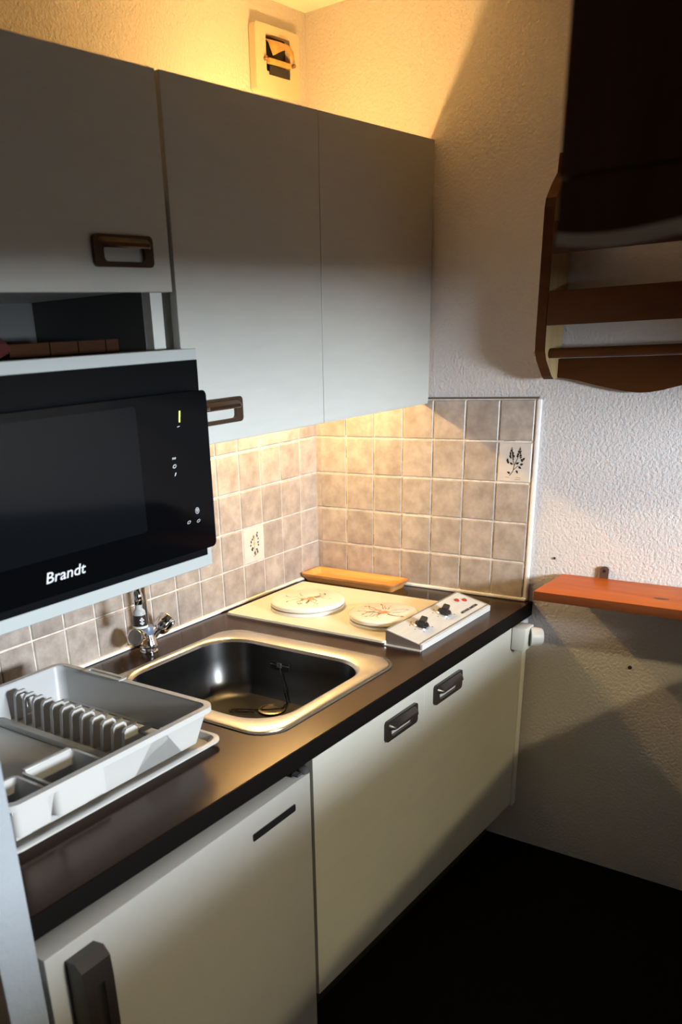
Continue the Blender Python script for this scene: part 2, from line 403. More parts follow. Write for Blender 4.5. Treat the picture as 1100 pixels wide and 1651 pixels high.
# caulk lines and the white bead at the end of the tiles
struct(box('trim_2', (-1.82, -.018, 0.0005), (-.0, -.002, .009), M['caulk'], bev=.003))
struct(box('trim_3', (-.018, -.735, 0.0005), (-.002, -.018, .009), M['caulk'], bev=.003))
struct(box('trim_4', (-.011, -.737, .0005), (-.0005, -.7255, PZ*5), M['caulk'], bev=.003))
for (y, z, r) in ((-1.039, -.149, .006), (-.804, .132, .0035)):
    bm = bmesh.new(); add_lathe(bm, [(r*.5, 0), (r, .001), (r*.8, .004), (0, .005)], 10, (0, y, z), (-1, 0, 0)); finish('nail', bm, M['blackmetal'], WR)

# ------------------------------------------------------------------ cabinet handles (frame with a slot under a projecting lip)
def handle_mesh(m):
    bm = bmesh.new()
    out = rrect(0, 0, .0725, .0255, .009, 4); inn = rrect(0, -.0045, .050, .0125, .008, 4)
    add_ring(bm, out, inn, 0.0, -.007, XZ)
    # bulging lip above the slot
    prof = [(.0215, -.006), (.019, -.011), (.012, -.0195), (.006, -.021), (.0035, -.018), (.008, -.012), (.010, -.006)]
    loops = [[(x, p[1]*k - .0, p[0]) for p in prof] for x, k in ((-.064, .35), (-.058, .75), (-.050, 1), (.050, 1), (.058, .75), (.064, .35))]
    add_loops(bm, loops)
    bmesh.ops.recalc_face_normals(bm, faces=bm.faces[:])
    me = bpy.data.meshes.new('handle'); bm.to_mesh(me); bm.free(); me.materials.append(m)
    for p in me.polygons: p.use_smooth = True
    me.set_sharp_from_angle(angle=math.radians(30))
    return me
H_BRONZE, H_BLACK = handle_mesh(M['bronze']), handle_mesh(M['blackmetal'])
def put_handle(door, me, x, y, z):
    o = bpy.data.objects.new('handle', me); COL.objects.link(o); o.parent = door; o.location = Vector((x, y, z)) - BASE[door.name]
    return o

# ------------------------------------------------------------------ wall cabinets
YF = -.402; ZT, ZB = 1.185, .541
L = thing('wall_cabinet', 'left white wall cabinet with bronze handle above the dim niche', 'cabinet', (-1.37, 0, .83))
box('body', (-1.70, YF+.021, .836), (-1.042, -.002, 1.005), M['carcass'], L)
d = box('door', (-1.70, YF, .831), (-1.0365, YF+.019, ZT), M['door'], L, bev=.0015, seg=1)
put_handle(d, H_BRONZE, -1.159, YF, .8965)
box('side_panel', (-1.078, YF+.021, .732), (-1.046, -.002, .8355), M['carcass'], L)
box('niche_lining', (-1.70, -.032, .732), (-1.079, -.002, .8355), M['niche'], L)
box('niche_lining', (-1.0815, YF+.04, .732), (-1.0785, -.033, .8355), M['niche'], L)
R_ = thing('wall_cabinet', 'tall two-door white wall cabinet hanging in the corner above the hob', 'cabinet', (-.51, 0, .541))
box('body', (-1.024, YF+.021, .745), (-.004, -.002, 1.005), M['carcass'], R_)
box('side_panel', (-1.024, YF+.021, ZB+.002), (-1.006, -.012, .745), M['carcass'], R_)
d = box('door', (-1.0265, YF, ZB), (-.536, YF+.019, ZT), M['door'], R_, bev=.0012, seg=1); put_handle(d, H_BRONZE, -.925, YF, .6045)
box('door', (-.5342, YF, ZB), (-.006, YF+.019, ZT), M['door'], R_, bev=.0012, seg=1)

def strip_lamp(name, label, x0, x1, y, z, watts, flip, col):
    t = thing(name, label, 'lamp', ((x0+x1)/2, y, z))
    hz = z+.020 if not flip else z-.020
    box('housing', (x0-.03, y-.02, min(hz, hz+(.018 if not flip else -.018))), (x1+.03, y+.02, max(hz, hz+(.018 if not flip else -.018))), M['white_plastic'], t)
    bm = bmesh.new(); add_tube(bm, [(x0, y, z), (x1, y, z)], .010, 14)
    area = 2*PI*.010*(x1-x0)
    finish('tube', bm, emit(name+'_glow', col, watts/area/PI), t, smooth=True)
    for x in (x0-.012, x1):
        bm = bmesh.new(); add_tube(bm, [(x, y, z), (x+.012, y, z)], .0115, 12); finish('end_cap', bm, M['white_plastic'], t)
    return t
strip_lamp('strip_lamp', 'warm strip lamp under the corner wall cabinet', -.62, -.10, -.095, .706, TUBE_LOW, False, (1.0, .66, .26))
strip_lamp('strip_lamp', 'warm strip lamp lying on top of the corner wall cabinet', -.46, -.28, -.316, 1.056, TUBE_HIGH, True, (1.0, .57, .18))

# ceiling lamp behind the camera: a bare bulb on a short cord
t = thing('pendant_lamp', 'bare bulb hanging on a short cord from the ceiling behind the camera', 'lamp', (-1.4, -3.11, 1.136))
bm = bmesh.new(); add_lathe(bm, [(.05, ZC-.0005), (.05, ZC-.02), (.008, ZC-.03), (.004, ZC-.05), (.004, 1.22), (.016, 1.215), (.016, 1.167), (0, 1.166)], 20, (-1.4, -3.11, 0)); finish('cord', bm, M['bracket'], t, smooth=True)
bm = bmesh.new(); bmesh.ops.create_uvsphere(bm, u_segments=16, v_segments=10, radius=.030, matrix=Matrix.Translation((-1.4, -3.11, 1.136)))
finish('bulb', bm, emit('bulb_glow', (1.0, .83, .47), BULB_WATTS/(4*PI*.030**2)/PI), t, smooth=True)

# ------------------------------------------------------------------ microwave housing and microwave
UF = -.446
U = thing('microwave_cabinet', 'open white board housing hung around the microwave', 'cabinet', (-1.4, 0, .31))
box('top_board', (-1.70, UF, .710), (-1.031, -.002, .7305), M['unit'], U, bev=.0012, seg=1)
box('bottom_board', (-1.70, UF, .306), (-1.041, -.012, .330), M['unit'], U, bev=.0012, seg=1)
box('side_panel', (-1.0405, UF+.002, .306), (-1.026, -.012, .345), M['unit'], U, bev=.001, seg=1)
box('side_panel', (-1.70, UF+.002, .3302), (-1.682, -.012, .7098), M['unit'], U)
box('trim_panel', (-1.6815, UF, .640), (-1.0315, UF+.012, .7098), M['trim_black'], U)
box('trim_panel', (-1.6815, UF, .3302), (-1.041, UF+.012, .372), M['trim_black'], U)
MW = thing('microwave', 'black built-in microwave with dark glass door under the left wall cabinet', 'microwave', (-1.37, -.25, .3305))
box('body', (-1.66, UF+.013, .3305), (-1.046, -.06, .66), M['black'], MW, bev=.004)
bm = bmesh.new(); add_prism(bm, rrect(-1.369, .5045, .325, .1515, .011, 4), UF-.001, -.475, XZ); dr = finish('door', bm, M['glass_black'], MW, smooth=True)
bm = bmesh.new(); add_prism(bm, rrect(-1.462, .530, .225, .112, .006, 3), -.4751, -.4757, XZ); finish('window', bm, M['screen'], dr)
F2 = -.4757
text('lettering', 'Brandt', .0265, M['print_white'], dr, (-1.4445, F2, .3855), (1, 0, 0), (0, 0, 1), shear=.22, bold=.0002, width=1.24)
bm = bmesh.new(); add_prism(bm, [(-1.1268, .604), (-1.1238, .604), (-1.1212, .624), (-1.1242, .624)], -.4752, F2, XZ); finish('display_digit', bm, M['led'], dr)
def ring_icon(x, z, rx, rz, w, n=14, rot=0.0):
    bm = bmesh.new()
    f = lambda r1, r2: [(x+r1*math.cos(2*PI*i/n)*math.cos(rot)-r2*math.sin(2*PI*i/n)*math.sin(rot), z+r1*math.cos(2*PI*i/n)*math.sin(rot)+r2*math.sin(2*PI*i/n)*math.cos(rot)) for i in range(n)]
    add_ring(bm, f(rx, rz), f(rx-w, rz-w), -.4752, F2, XZ); return bm
bm = ring_icon(-1.095, .433, .0058, .0062, .0010)
for a, b_ in (((-.003, .0025), (.003, .0025)), ((.003, .0025), (0, -.003)), ((0, -.003), (-.003, .0025))):
    p = Vector((-1.095+a[0], .433+a[1])); q = Vector((-1.095+b_[0], .433+b_[1])); n_ = Vector((-(q-p).y, (q-p).x)).normalized()*.0006
    add_prism(bm, [tuple(p+n_), tuple(q+n_), tuple(q-n_), tuple(p-n_)], -.4752, F2, XZ)
finish('button_mark', bm, M['print_white'], dr)
finish('button_mark', ring_icon(-1.1215, .4145, .0052, .0026, .0009, rot=.3), M['print_white'], dr)
finish('button_mark', ring_icon(-1.0935, .4125, .0052, .0026, .0009, rot=.3), M['print_white'], dr)
finish('button_mark', ring_icon(-1.149, .526, .0052, .0032, .0013, rot=.3), M['print_white'], dr)
bm = bmesh.new()
for k in range(3): add_prism(bm, [(-1.1535+k*.0035, .539), (-1.1515+k*.0035, .539), (-1.151+k*.0035, .5425), (-1.1525+k*.0035, .5425)], -.4752, F2, XZ)
finish('button_mark', bm, M['print_white'], dr)
bm = bmesh.new(); add_prism(bm, [(-1.151, .508), (-1.149, .508), (-1.1455, .514), (-1.148, .514)], -.4752, F2, XZ); finish('button_mark', bm, M['print_white'], dr)
bm = bmesh.new(); add_prism(bm, [(-1.133, .5955), (-1.126, .5965), (-1.126, .5975), (-1.133, .5965)], -.4752, F2, XZ); finish('button_mark', bm, M['print_white'], dr)
# dim things inside the niche on top of the housing
t = thing('wooden_box', 'low brown wooden box with upright joints standing in the dark niche', 'box', (-1.2, -.2, .731))
for i, (a, b_) in enumerate(((-1.36, -1.268), (-1.2675, -1.200), (-1.1995, -1.130), (-1.1295, -1.095))):
    box('front_slat', (a, -.302, .731), (b_-.0015, -.292, .7555), M['box'], t, bev=.001, seg=1)
box('bottom', (-1.36, -.2915, .731), (-1.096, -.12, .737), M['box'], t); box('back_slat', (-1.36, -.12, .731), (-1.096, -.11, .7555), M['box'], t)
bm = bmesh.new(); bmesh.ops.create_icosphere(bm, subdivisions=3, radius=1, matrix=Matrix.Translation((-1.425, -.30, .750)) @ Matrix.Diagonal((.058, .05, .022, 1)))
rr = random.Random(5)
for v in bm.verts: v.co += Vector((rr.uniform(-.003, .003), rr.uniform(-.003, .003), rr.uniform(-.004, .004))); v.co.z = max(v.co.z, .7312)
tag(finish('cloth', bm, M['redcloth'], None, (-1.43, -.3, .731), smooth=True), 'dark red crumpled cloth at the left end of the dark niche', 'cloth')

# ------------------------------------------------------------------ worktop
SX, SY = -.888, -.4025                    # sink centre
CT = thing('worktop', 'dark brown laminate kitchen worktop running from the nib wall to the corner', 'worktop', (-.91, -.375, -.04))
K = 8
hole = rrect(SX, SY, .250, .258, .06, K)
def outer_for(inner, x0, x1, y0, y1, cx, cy):
    out = []
    for (x, y) in inner:
        dx, dy = x-cx, y-cy
        t_ = min(((x1-cx)/dx if dx > 1e-6 else (x0-cx)/dx if dx < -1e-6 else 9e9), ((y1-cy)/dy if dy > 1e-6 else (y0-cy)/dy if dy < -1e-6 else 9e9))
        out.append((cx+dx*t_, cy+dy*t_))
    for X in (x0, x1):
        for Y in (y0, y1):
            i = min(range(len(out)), key=lambda k: (out[k][0]-X)**2+(out[k][1]-Y)**2); out[i] = (X, Y)
    return out
bm = bmesh.new(); add_ring(bm, outer_for(hole, -1.822, -.0002, -.7485, -.0005, SX, SY), hole, -.04, 0, XY)
finish('top', bm, M['counter'], CT)
box('front_edge', (-1.822, -.7505, -.0405), (-.0002, -.7486, -.0008), M['counter_edge'], CT)

# ------------------------------------------------------------------ sink
S = thing('sink', 'inset stainless steel sink with rounded dark basin', 'sink', (SX, SY, -.16))
bm = bmesh.new()
ox0, ox1, oy0, oy1 = -1.150, -.628, -.672, -.136
def rr4(x0, x1, y0, y1, r, z): return [(p[0], p[1], z) for p in rrect((x0+x1)/2, (y0+y1)/2, (x1-x0)/2, (y1-y0)/2, r, K)]
loops = [rr4(ox0, ox1, oy0, oy1, .065, .0004), rr4(ox0+.001, ox1-.001, oy0+.001, oy1-.001, .065, .0035), rr4(ox0+.005, ox1-.005, oy0+.005, oy1-.005, .062, .005),
         rr4(-1.106, -.676, -.641, -.150, .105, .0045), rr4(-1.100, -.684, -.634, -.157, .10, .0015), rr4(-1.096, -.688, -.630, -.161, .098, -.006)]
add_loops(bm, loops, close_ends=False)
finish('rim', bm, M['steel'], S, smooth=True)
bm = bmesh.new()
loops = [rr4(-1.0962, -.6878, -.6302, -.1608, .098, -.0055), rr4(-1.092, -.692, -.626, -.165, .096, -.05), rr4(-1.086, -.698, -.620, -.171, .093, -.11), rr4(-1.070, -.714, -.604, -.187, .085, -.138), rr4(-1.045, -.739, -.579, -.212, .07, -.148),
         rr4(-.92, -.80, -.45, -.33, .05, -.151)]
rows = add_loops(bm, loops, close_ends=False); bm.faces.new(rows[-1])
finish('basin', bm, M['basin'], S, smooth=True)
bm = bmesh.new(); add_ring(bm, [(p[0], p[1]) for p in rr4(ox0-.004, ox1+.0065, oy0-.0065, oy1+.004, .070, 0)], [(p[0], p[1]) for p in rr4(ox0-.0002, ox1+.0002, oy0-.0002, oy1+.0002, .065, 0)], .0003, .0022, XY)
finish('seal', bm, M['rubber'], S)
DX, DY = -.757, -.372
bm = bmesh.new(); add_lathe(bm, [(.036, 0), (.036, .002), (.030, .0035), (.027, .001), (.0, .0008)], 24, (DX, DY, -.1475)); finish('drain', bm, M['drain_metal'], S, smooth=True)
ov = bmesh.new(); add_prism(ov, rrect(-.355, -.050, .030, .012, .004, 3), -.6905, -.6955, YZ); ovo = finish('overflow', ov, M['black'], S)
bm = bmesh.new(); add_box(bm, (-.6995, -.362, -.053), (-.6955, -.348, -.041)); add_box(bm, (-.698, -.384, -.0485), (-.6955, -.326, -.0465)); finish('overflow_cross', bm, M['rubber'], S)
pts = []
ctrl = [(-.697, -.357, -.055), (-.7015, -.366, -.085), (-.710, -.380, -.118), (-.722, -.395, -.136), (-.742, -.395, -.1435), (-.765, -.372, -.144), (-.785, -.335, -.1455), (-.800, -.300, -.1455), (-.818, -.280, -.1455), (-.828, -.290, -.1455), (-.815, -.315, -.1455), (-.795, -.345, -.1455)]
for a, b_ in zip(ctrl, ctrl[1:]):
    n = max(2, int((Vector(b_)-Vector(a)).length/.0025))
    pts += [Vector(a).lerp(Vector(b_), i/n) for i in range(n)]
bm = bmesh.new(); add_tube(bm, pts, [.0026 if i % 2 else .0010 for i in range(len(pts))], 6); finish('chain', bm, M['blackmetal'], S, kind='stuff')

# ------------------------------------------------------------------ mixer tap
TX, TY = -.887, -.072
T = thing('mixer_tap', 'chrome mixer tap with two fluted handles behind the sink', 'tap', (TX, TY, 0))
bm = bmesh.new(); add_lathe(bm, [(.024, 0), (.024, .003), (.020, .006), (.019, .012), (.027, .018), (.026, .024), (.020, .040), (.0175, .048)], 24, (TX, TY, .0004)); finish('base', bm, M['chrome'], T, smooth=True)
bm = bmesh.new(); add_lathe(bm, [(.0165, .048), (.017, .050), (.017, .068), (.0155, .071), (.0, .0712)], 24, (TX, TY, 0)); finish('collar', bm, M['grey_band'], T, smooth=True)
def knob(sx, ax):
    ax = Vector(ax).normalized(); o = Vector((TX+sx*.012, TY-.004, .034))
    bm = bmesh.new(); add_lathe(bm, [(.009, 0), (.009, .03)], 14, o, ax); st = finish('handle_stem', bm, M['chrome'], T, smooth=True)
    n = 40; q = Vector((0, 0, 1)).rotation_difference(ax); c = o+ax*.026; loops = []
    for r, h, fl in ((.015, 0, 0), (.0195, .004, .5), (.0245, .014, 1), (.0255, .040, 1), (.0235, .0445, .4), (.020, .0455, 0)):
        loops.append([c + q @ Vector(((r*(1-.12*fl*(.5+.5*math.cos(8*2*PI*i/n))))*math.cos(2*PI*i/n), (r*(1-.12*fl*(.5+.5*math.cos(8*2*PI*i/n))))*math.sin(2*PI*i/n), h)) for i in range(n)])
    bm = bmesh.new(); add_loops(bm, loops); k = finish('handle', bm, M['chrome'], T, smooth=True)
    bm = bmesh.new(); add_lathe(bm, [(.0198, .0452), (.0185, .0475), (0, .0482)], 20, c, ax); finish('handle_cap', bm, M['steel'], k, smooth=True)
knob(-1, (-.80, -.35, .42)); knob(1, (.86, -.10, .62))
# swan neck rises behind, arches over and points down towards the room
ex, ey = -.985, -.155
top = .275
pts = [(TX, TY, .07), (TX, TY, .14), (TX, TY, .205)]
for i in range(1, 12):
    a = PI*i/12; k = (1-math.cos(a))/2
    pts.append((TX+(ex-TX)*k, TY+(ey-TY)*k, .205+.055*math.sin(a)))
pts += [(ex, ey, .205), (ex, ey, .198)]
bm = bmesh.new(); add_tube(bm, pts, .0085, 14); finish('spout', bm, M['chrome'], T, smooth=True)
bm = bmesh.new(); add_lathe(bm, [(.0085, .200), (.0125, .192), (.0140, .180), (.0125, .169), (.0085, .164)], 20, (ex, ey, 0)); finish('swivel_joint', bm, M['chrome'], T, smooth=True)
bm = bmesh.new(); add_lathe(bm, [(.0095, .166), (.0085, .160), (.0090, .155), (.0150, .149), (.0158, .1405)], 24, (ex, ey, 0)); finish('spray_collar', bm, M['white_plastic'], T, smooth=True)
bm = bmesh.new(); add_lathe(bm, [(.0162, .1405), (.0185, .118), (.0185, .114)], 24, (ex, ey, 0)); sp = finish('spray_head', bm, M['blackmetal'], T, smooth=True)
bm = bmesh.new(); add_lathe(bm, [(.0190, .114), (.0190, .1085), (.015, .108)], 24, (ex, ey, 0)); finish('spray_ring', bm, M['cream_plastic'], T, smooth=True)
fd = Vector((-.60, -.80, 0)); sd = Vector((.80, -.60, 0))
bm = bmesh.new()
for dx, dz, r in ((-.0, .006, .0030), (0, -.006, .0034), (-.0035, .003, .0022), (.0035, .003, .0022), (0, 0, .0024), (-.0035, -.0045, .002), (.0035, -.0045, .002)):
    add_lathe(bm, [(r, 0), (r, .0008)], 10, Vector((ex, ey, .1275+dz))+fd*.0180+sd*(dx+.003), fd)
finish('emblem', bm, M['print_white'], sp)

# ------------------------------------------------------------------ hob with raised control panel
Hb = thing('hob', 'cream enamel two-plate electric hob set in the dark worktop', 'hob', (-.35, -.33, 0))
bm = bmesh.new(); add_prism(bm, rrect(-.350, -.315, .193, .266, .012, 4), .0003, .011, XY)
finish('hob_plate', bm, M['cream_enamel'], Hb)
bm = bmesh.new(); add_ring(bm, rrect(-.350, -.315, .1955, .2685, .012, 4), rrect(-.350, -.315, .1932, .2662, .012, 4), .0003, .006, XY); finish('hob_edge', bm, M['steel'], Hb)
D1, D2 = (-.382, -.225, .108), (-.392, -.488, .094)
for cx, cy, r in (D1, D2):
    bm = bmesh.new(); add_lathe(bm, [(r*1.0, 0), (r*1.0, .0072), (r*.985, .0085), (r*.945, .0085), (r*.945, .0115), (0, .0115)], 48, (cx, cy, .011)); finish('heating_plate', bm, M['white_enamel'], Hb, smooth=True)
# wedge panel
px0, px1, y0, y1 = -.534, -.140, -.682, -.578
prof = [(y1, .0004), (y1, .041), (y0+.004, .0165), (y0, .0150), (y0, .0004)]
bm = bmesh.new(); add_prism(bm, prof, px0, px1, YZ); cp = finish('control_panel', bm, M['panel'], Hb)
bm = bmesh.new(); add_prism(bm, [(y1-.002, .001), (y1-.002, .0385), (y0+.004, .0150), (y0+.002, .001)], px0-.0012, px0-.0001, YZ); finish('end_plate', bm, M['end_plate'], cp)
box('end_lip', (px0-.010, y0-.001, .0006), (px0-.0013, y1-.001, .0030), M['panel'], cp)
up_ = Vector((0, (y1-(y0+.004)), .041-.0165)).normalized(); nr = Vector((0, -up_.z, up_.y))
def onp(x, t): return Vector((x, y0+.004, .0165)) + up_*t + nr*.0004
box('panel_edge', (px0, y0-.0015, .0005), (px1, y0, .0155), M['panel'], cp)
bm = bmesh.new(); 
for (t0, t1) in ((.0, .0025), (.0985, .1005)):
    a = [onp(px0, t0), onp(px1, t0), onp(px1, t1), onp(px0, t1)]; b2 = [p+nr*.0012 for p in a]; add_loops(bm, [a, b2])
for (xa, xb) in ((px1-.003, px1),):
    a = [onp(xa, 0), onp(xb, 0), onp(xb, .1), onp(xa, .1)]; b2 = [p+nr*.0012 for p in a]; add_loops(bm, [a, b2])
finish('panel_border', bm, M['steel'], cp)
for x in (-.437, -.312):
    c = onp(x, .052)
    bm = bmesh.new(); add_lathe(bm, [(.0215, 0), (.0215, .004), (.0195, .006)], 28, c, nr); sk = finish('knob_skirt', bm, M['chrome'], cp, smooth=True)
    bm = bmesh.new(); add_lathe(bm, [(.0185, .006), (.018, .009), (0, .0095)], 28, c, nr); finish('knob', bm, M['black'], cp, smooth=True)
    bm = bmesh.new(); xd = Vector((.96, 0, 0)) + up_*.28; xd.normalize(); yd = nr.cross(xd)
    prof_ = [(-.0195, -.009), (.0195, -.009), (.0195, .009), (-.0195, .009)]
    add_loops(bm, [[c+nr*.008+xd*a+yd*b_ for a, b_ in prof_], [c+nr*.019+xd*a+yd*b_ for a, b_ in prof_], [c+nr*.0225+xd*a*.85+yd*b_*.7 for a, b_ in prof_]])
    finish('knob_grip', bm, M['black'], cp)
    bm = bmesh.new()
    for k in range(7):
        a = -2.3 + k*4.6/6
        add_lathe(bm, [(.0016, 0), (.0016, .0005)], 8, c + Vector((1, 0, 0))*.031*math.sin(a) + up_*.031*math.cos(a), nr)
    finish('tick_marks', bm, M['print_black'], cp, kind='stuff')
for x in (-.198, -.176):
    bm = bmesh.new(); add_lathe(bm, [(.0075, 0), (.0075, .002), (.005, .004), (0, .0045)], 18, onp(x, .072 - (x+.198)*.6), nr); finish('indicator_lamp', bm, M['red'], cp, smooth=True)
text('lettering', 'ARTHUR MARTIN', .0112, M['print_black'], cp, onp(-.218, .022)+nr*.0003, (1, 0, 0), tuple(up_), bold=.0001, width=1.08)
# covers
def cover(label, cx, cy, r, seed):
    c = thing('hob_cover', label, 'cover', (cx, cy, .0227), group='round hob plate covers')
    z = .0227
    bm = bmesh.new(); add_lathe(bm, [(r*.985, 0), (r, .002), (r, .0095), (r-.002, .012), (r-.006, .0134), (0, .0136)], 56, (cx, cy, z)); finish('disc', bm, M['white_enamel'], c, smooth=True)
    bm = bmesh.new(); add_lathe(bm, [(r*.97, -.0008), (r*.9865, -.0008), (r*.9865, .0004), (r*.97, .0004)], 56, (cx, cy, z)); finish('seam', bm, M['grime'], c)
    g = random.Random(seed); zt = z+.0138
    bm = bmesh.new(); bm2 = bmesh.new()
    def blob(b, x, y, l, w, a):
        pts_ = [(0, 0), (l*.25, w*.5), (l*.7, w*.4), (l, 0), (l*.7, -w*.4), (l*.25, -w*.5)]
        b.faces.new([b.verts.new((cx+x+math.cos(a)*p-math.sin(a)*q, cy+y+math.sin(a)*p+math.cos(a)*q, zt+g.uniform(0, .0002))) for p, q in pts_])
    for k in range(9): blob(bm, g.uniform(-.016, .008), g.uniform(-.018, .018), g.uniform(.016, .028), g.uniform(.008, .014), g.uniform(0, 6.3))
    for k in range(15):
        a = g.uniform(0, 6.3); x, y = .020*math.cos(a), .024*math.sin(a); 
        for s_ in range(4):
            x2, y2 = x+.0105*math.cos(a), y+.0115*math.sin(a); w = .0009*(1.2-s_*.2)
            nx, ny = -math.sin(a)*w, math.cos(a)*w
            bm2.faces.new([bm2.verts.new((cx+p, cy+q, zt+.0003)) for p, q in ((x+nx, y+ny), (x-nx, y-ny), (x2-nx, y2-ny), (x2+nx, y2+ny))])
            x, y = x2, y2; a += g.uniform(-.8, .8)
        if g.random() < .5: blob(bm2, x, y, .010, .005, a)
    finish('fruit_print', bm, M['print_orange'], c, kind='stuff'); finish('twig_print', bm2, M['print_brown'], c, kind='stuff')
cover('larger round cream hob cover with faded fruit print, nearest the back wall', D1[0], D1[1], D1[2], 11)
cover('smaller round cream hob cover with faded fruit print, beside the control knobs', D2[0], D2[1], D2[2], 4)

# long wooden tray in the corner
t = thing('serving_tray', 'long narrow golden wooden tray lying against the end wall tiles', 'tray', (-.07, -.185, 0))
bm = bmesh.new()
def rl(x0, x1, ya, yb, r, z): return [(p[0], p[1], z) for p in rrect((x0+x1)/2, (ya+yb)/2, (x1-x0)/2, (yb-ya)/2, r, 4)]
tx0, tx1, ty0, ty1 = -.124, -.020, -.362, -.012
add_loops(bm, [rl(tx0+.014, tx1-.014, ty0+.014, ty1-.014, .012, .0005), rl(tx0, tx1, ty0, ty1, .016, .022), rl(tx0+.001, tx1-.001, ty0+.001, ty1-.001, .015, .0255), rl(tx0+.006, tx1-.006, ty0+.006, ty1-.006, .012, .0255), rl(tx0+.020, tx1-.020, ty0+.020, ty1-.020, .010, .010)])
finish('tray_body', bm, M['tray'], t, smooth=True)
bm = bmesh.new(); add_ring(bm, [(p[0], p[1]) for p in rl(tx0-.0008, tx1+.0008, ty0-.0008, ty1+.0008, .0165, 0)], [(p[0], p[1]) for p in rl(tx0+.0012, tx1-.0012, ty0+.0012, ty1-.0012, .0155, 0)], .0185, .0245, XY); finish('rim_band', bm, M['tray_edge'], t)
bm = bmesh.new(); add_ring(bm, [(p[0], p[1]) for p in rl(tx0, tx1, ty0, ty1, .016, 0)], [(p[0], p[1]) for p in rl(tx0+.0055, tx1-.0055, ty0+.0055, ty1-.0055, .0125, 0)], .0250, .0262, XY); finish('rim_top', bm, M['tray_rim'], t)

# ------------------------------------------------------------------ base cabinet
B = thing('base_cabinet', 'white two-door base cabinet under the sink and hob with dark slot handles', 'cabinet', (-.6, -.375, ZF))
box('bottom_panel', (-1.105, -.728, -.64), (-.02, -.02, -.622), M['carcass'], B)
box('side_panel', (-1.105, -.728, -.6215), (-1.089, -.02, -.0415), M['carcass'], B); box('side_panel', (-.054, -.728, -.6215), (-.038, -.02, -.0415), M['carcass'], B)
box('back_panel', (-1.088, -.03, -.6215), (-.055, -.02, -.0415), M['carcass'], B)
box('plinth', (-1.105, -.66, ZF+.0005), (-.02, -.645, -.641), M['dark_room'], B)
d = box('door', (-1.108, -.7495, -.643), (-.6402, -.7305, -.0425), M['door'], B, bev=.0004, seg=1); put_handle(d, H_BLACK, -.756, -.7495, -.0935)
d = box('door', (-.6400, -.7495, -.643), (-.1435, -.7305, -.0425), M['door'], B, bev=.0004, seg=1); put_handle(d, H_BLACK, -.524, -.7495, -.0855)
box('filler_panel', (-.1422, -.7485, -.643), (-.058, -.7305, -.0425), M['door'], B, bev=.001, seg=1)
struct(box('trim_5', (-.052, -.752, -.655), (-.022, -.732, -.0425), M['lilac_plastic'], bev=.006))

# socket with plug beside the filler
t = thing('wall_socket', 'white surface-mounted socket with a rounded plug under the worktop end', 'socket', (-.09, -.77, -.105))
box('housing', (-.138, -.790, -.106), (-.078, -.7498, -.040), M['lilac_plastic'], t, bev=.004)
bm = bmesh.new()
q0 = Vector((-.100, -.789, -.072)); ax = Vector((.55, -.82, 0)).normalized()
add_lathe(bm, [(.027, 0), (.027, .012), (.024, .030), (.021, .034), (.013, .0345), (.012, .024), (0, .024)], 24, q0, ax); finish('plug', bm, M['lilac_plastic'], t, smooth=True)
bm = bmesh.new(); add_lathe(bm, [(.011, .0242), (0, .0246)], 14, q0, ax); finish('plug_hole', bm, M['rubber'], t)

# ------------------------------------------------------------------ fridge
FX0, FX1 = -1.815, -1.124
Fg = thing('refrigerator', 'white under-counter refrigerator with dark handle and black label strip', 'refrigerator', (FX1, -.74, ZF), math.radians(1.5))
box('body', (FX0+.012, -.690, ZF+.001), (FX1-.002, -.13, -.066), M['carcass'], Fg)
d = box('door', (FX0, -.7535, -.775), (FX1, -.6975, -.064), M['fridge'], Fg, bev=.002)
box('door_seal', (FX0+.006, -.6970, -.77), (FX1-.006, -.6905, -.067), M['rubber'], Fg)
bm = bmesh.new(); add_prism(bm, rrect(-1.2495, -.1165, .0695, .0078, .003, 3), -.7533, -.7551, XZ); finish('label_strip', bm, M['black'], d)
bm = bmesh.new(); add_lathe(bm, [(.012, 0), (.012, .008), (.008, .011), (0, .0115)], 16, (-1.139, -.748, -.058)); add_box(bm, (-1.165, -.752, -.0583), (-1.139, -.738, -.0535)); finish('hinge', bm, M['rubber'], Fg, smooth=True)
bm = bmesh.new()
hx0, hx1, hz0, hz1 = -1.780, -1.722, -.40, -.083
pr = [(-.7535, hz1-.004), (-.7765, hz1), (-.7885, hz1-.014), (-.7905, hz1-.05), (-.7905, hz0+.05), (-.7765, hz0), (-.7535, hz0)]
bm = bmesh.new()
for a, b_ in ((hx0, hx0+.019), (hx1-.019, hx1)): add_prism(bm, pr, a, b_, YZ)
add_prism(bm, [(-.7535, hz1-.004), (-.7765, hz1), (-.7885, hz1-.014), (-.7905, hz1-.05), (-.7535, hz1-.05)], hx0+.019, hx1-.019, YZ)
add_prism(bm, [(-.7535, hz0+.05), (-.7905, hz0+.05), (-.7765, hz0), (-.7535, hz0)], hx0+.019, hx1-.019, YZ)
finish('handle', bm, M['blackmetal'], d)

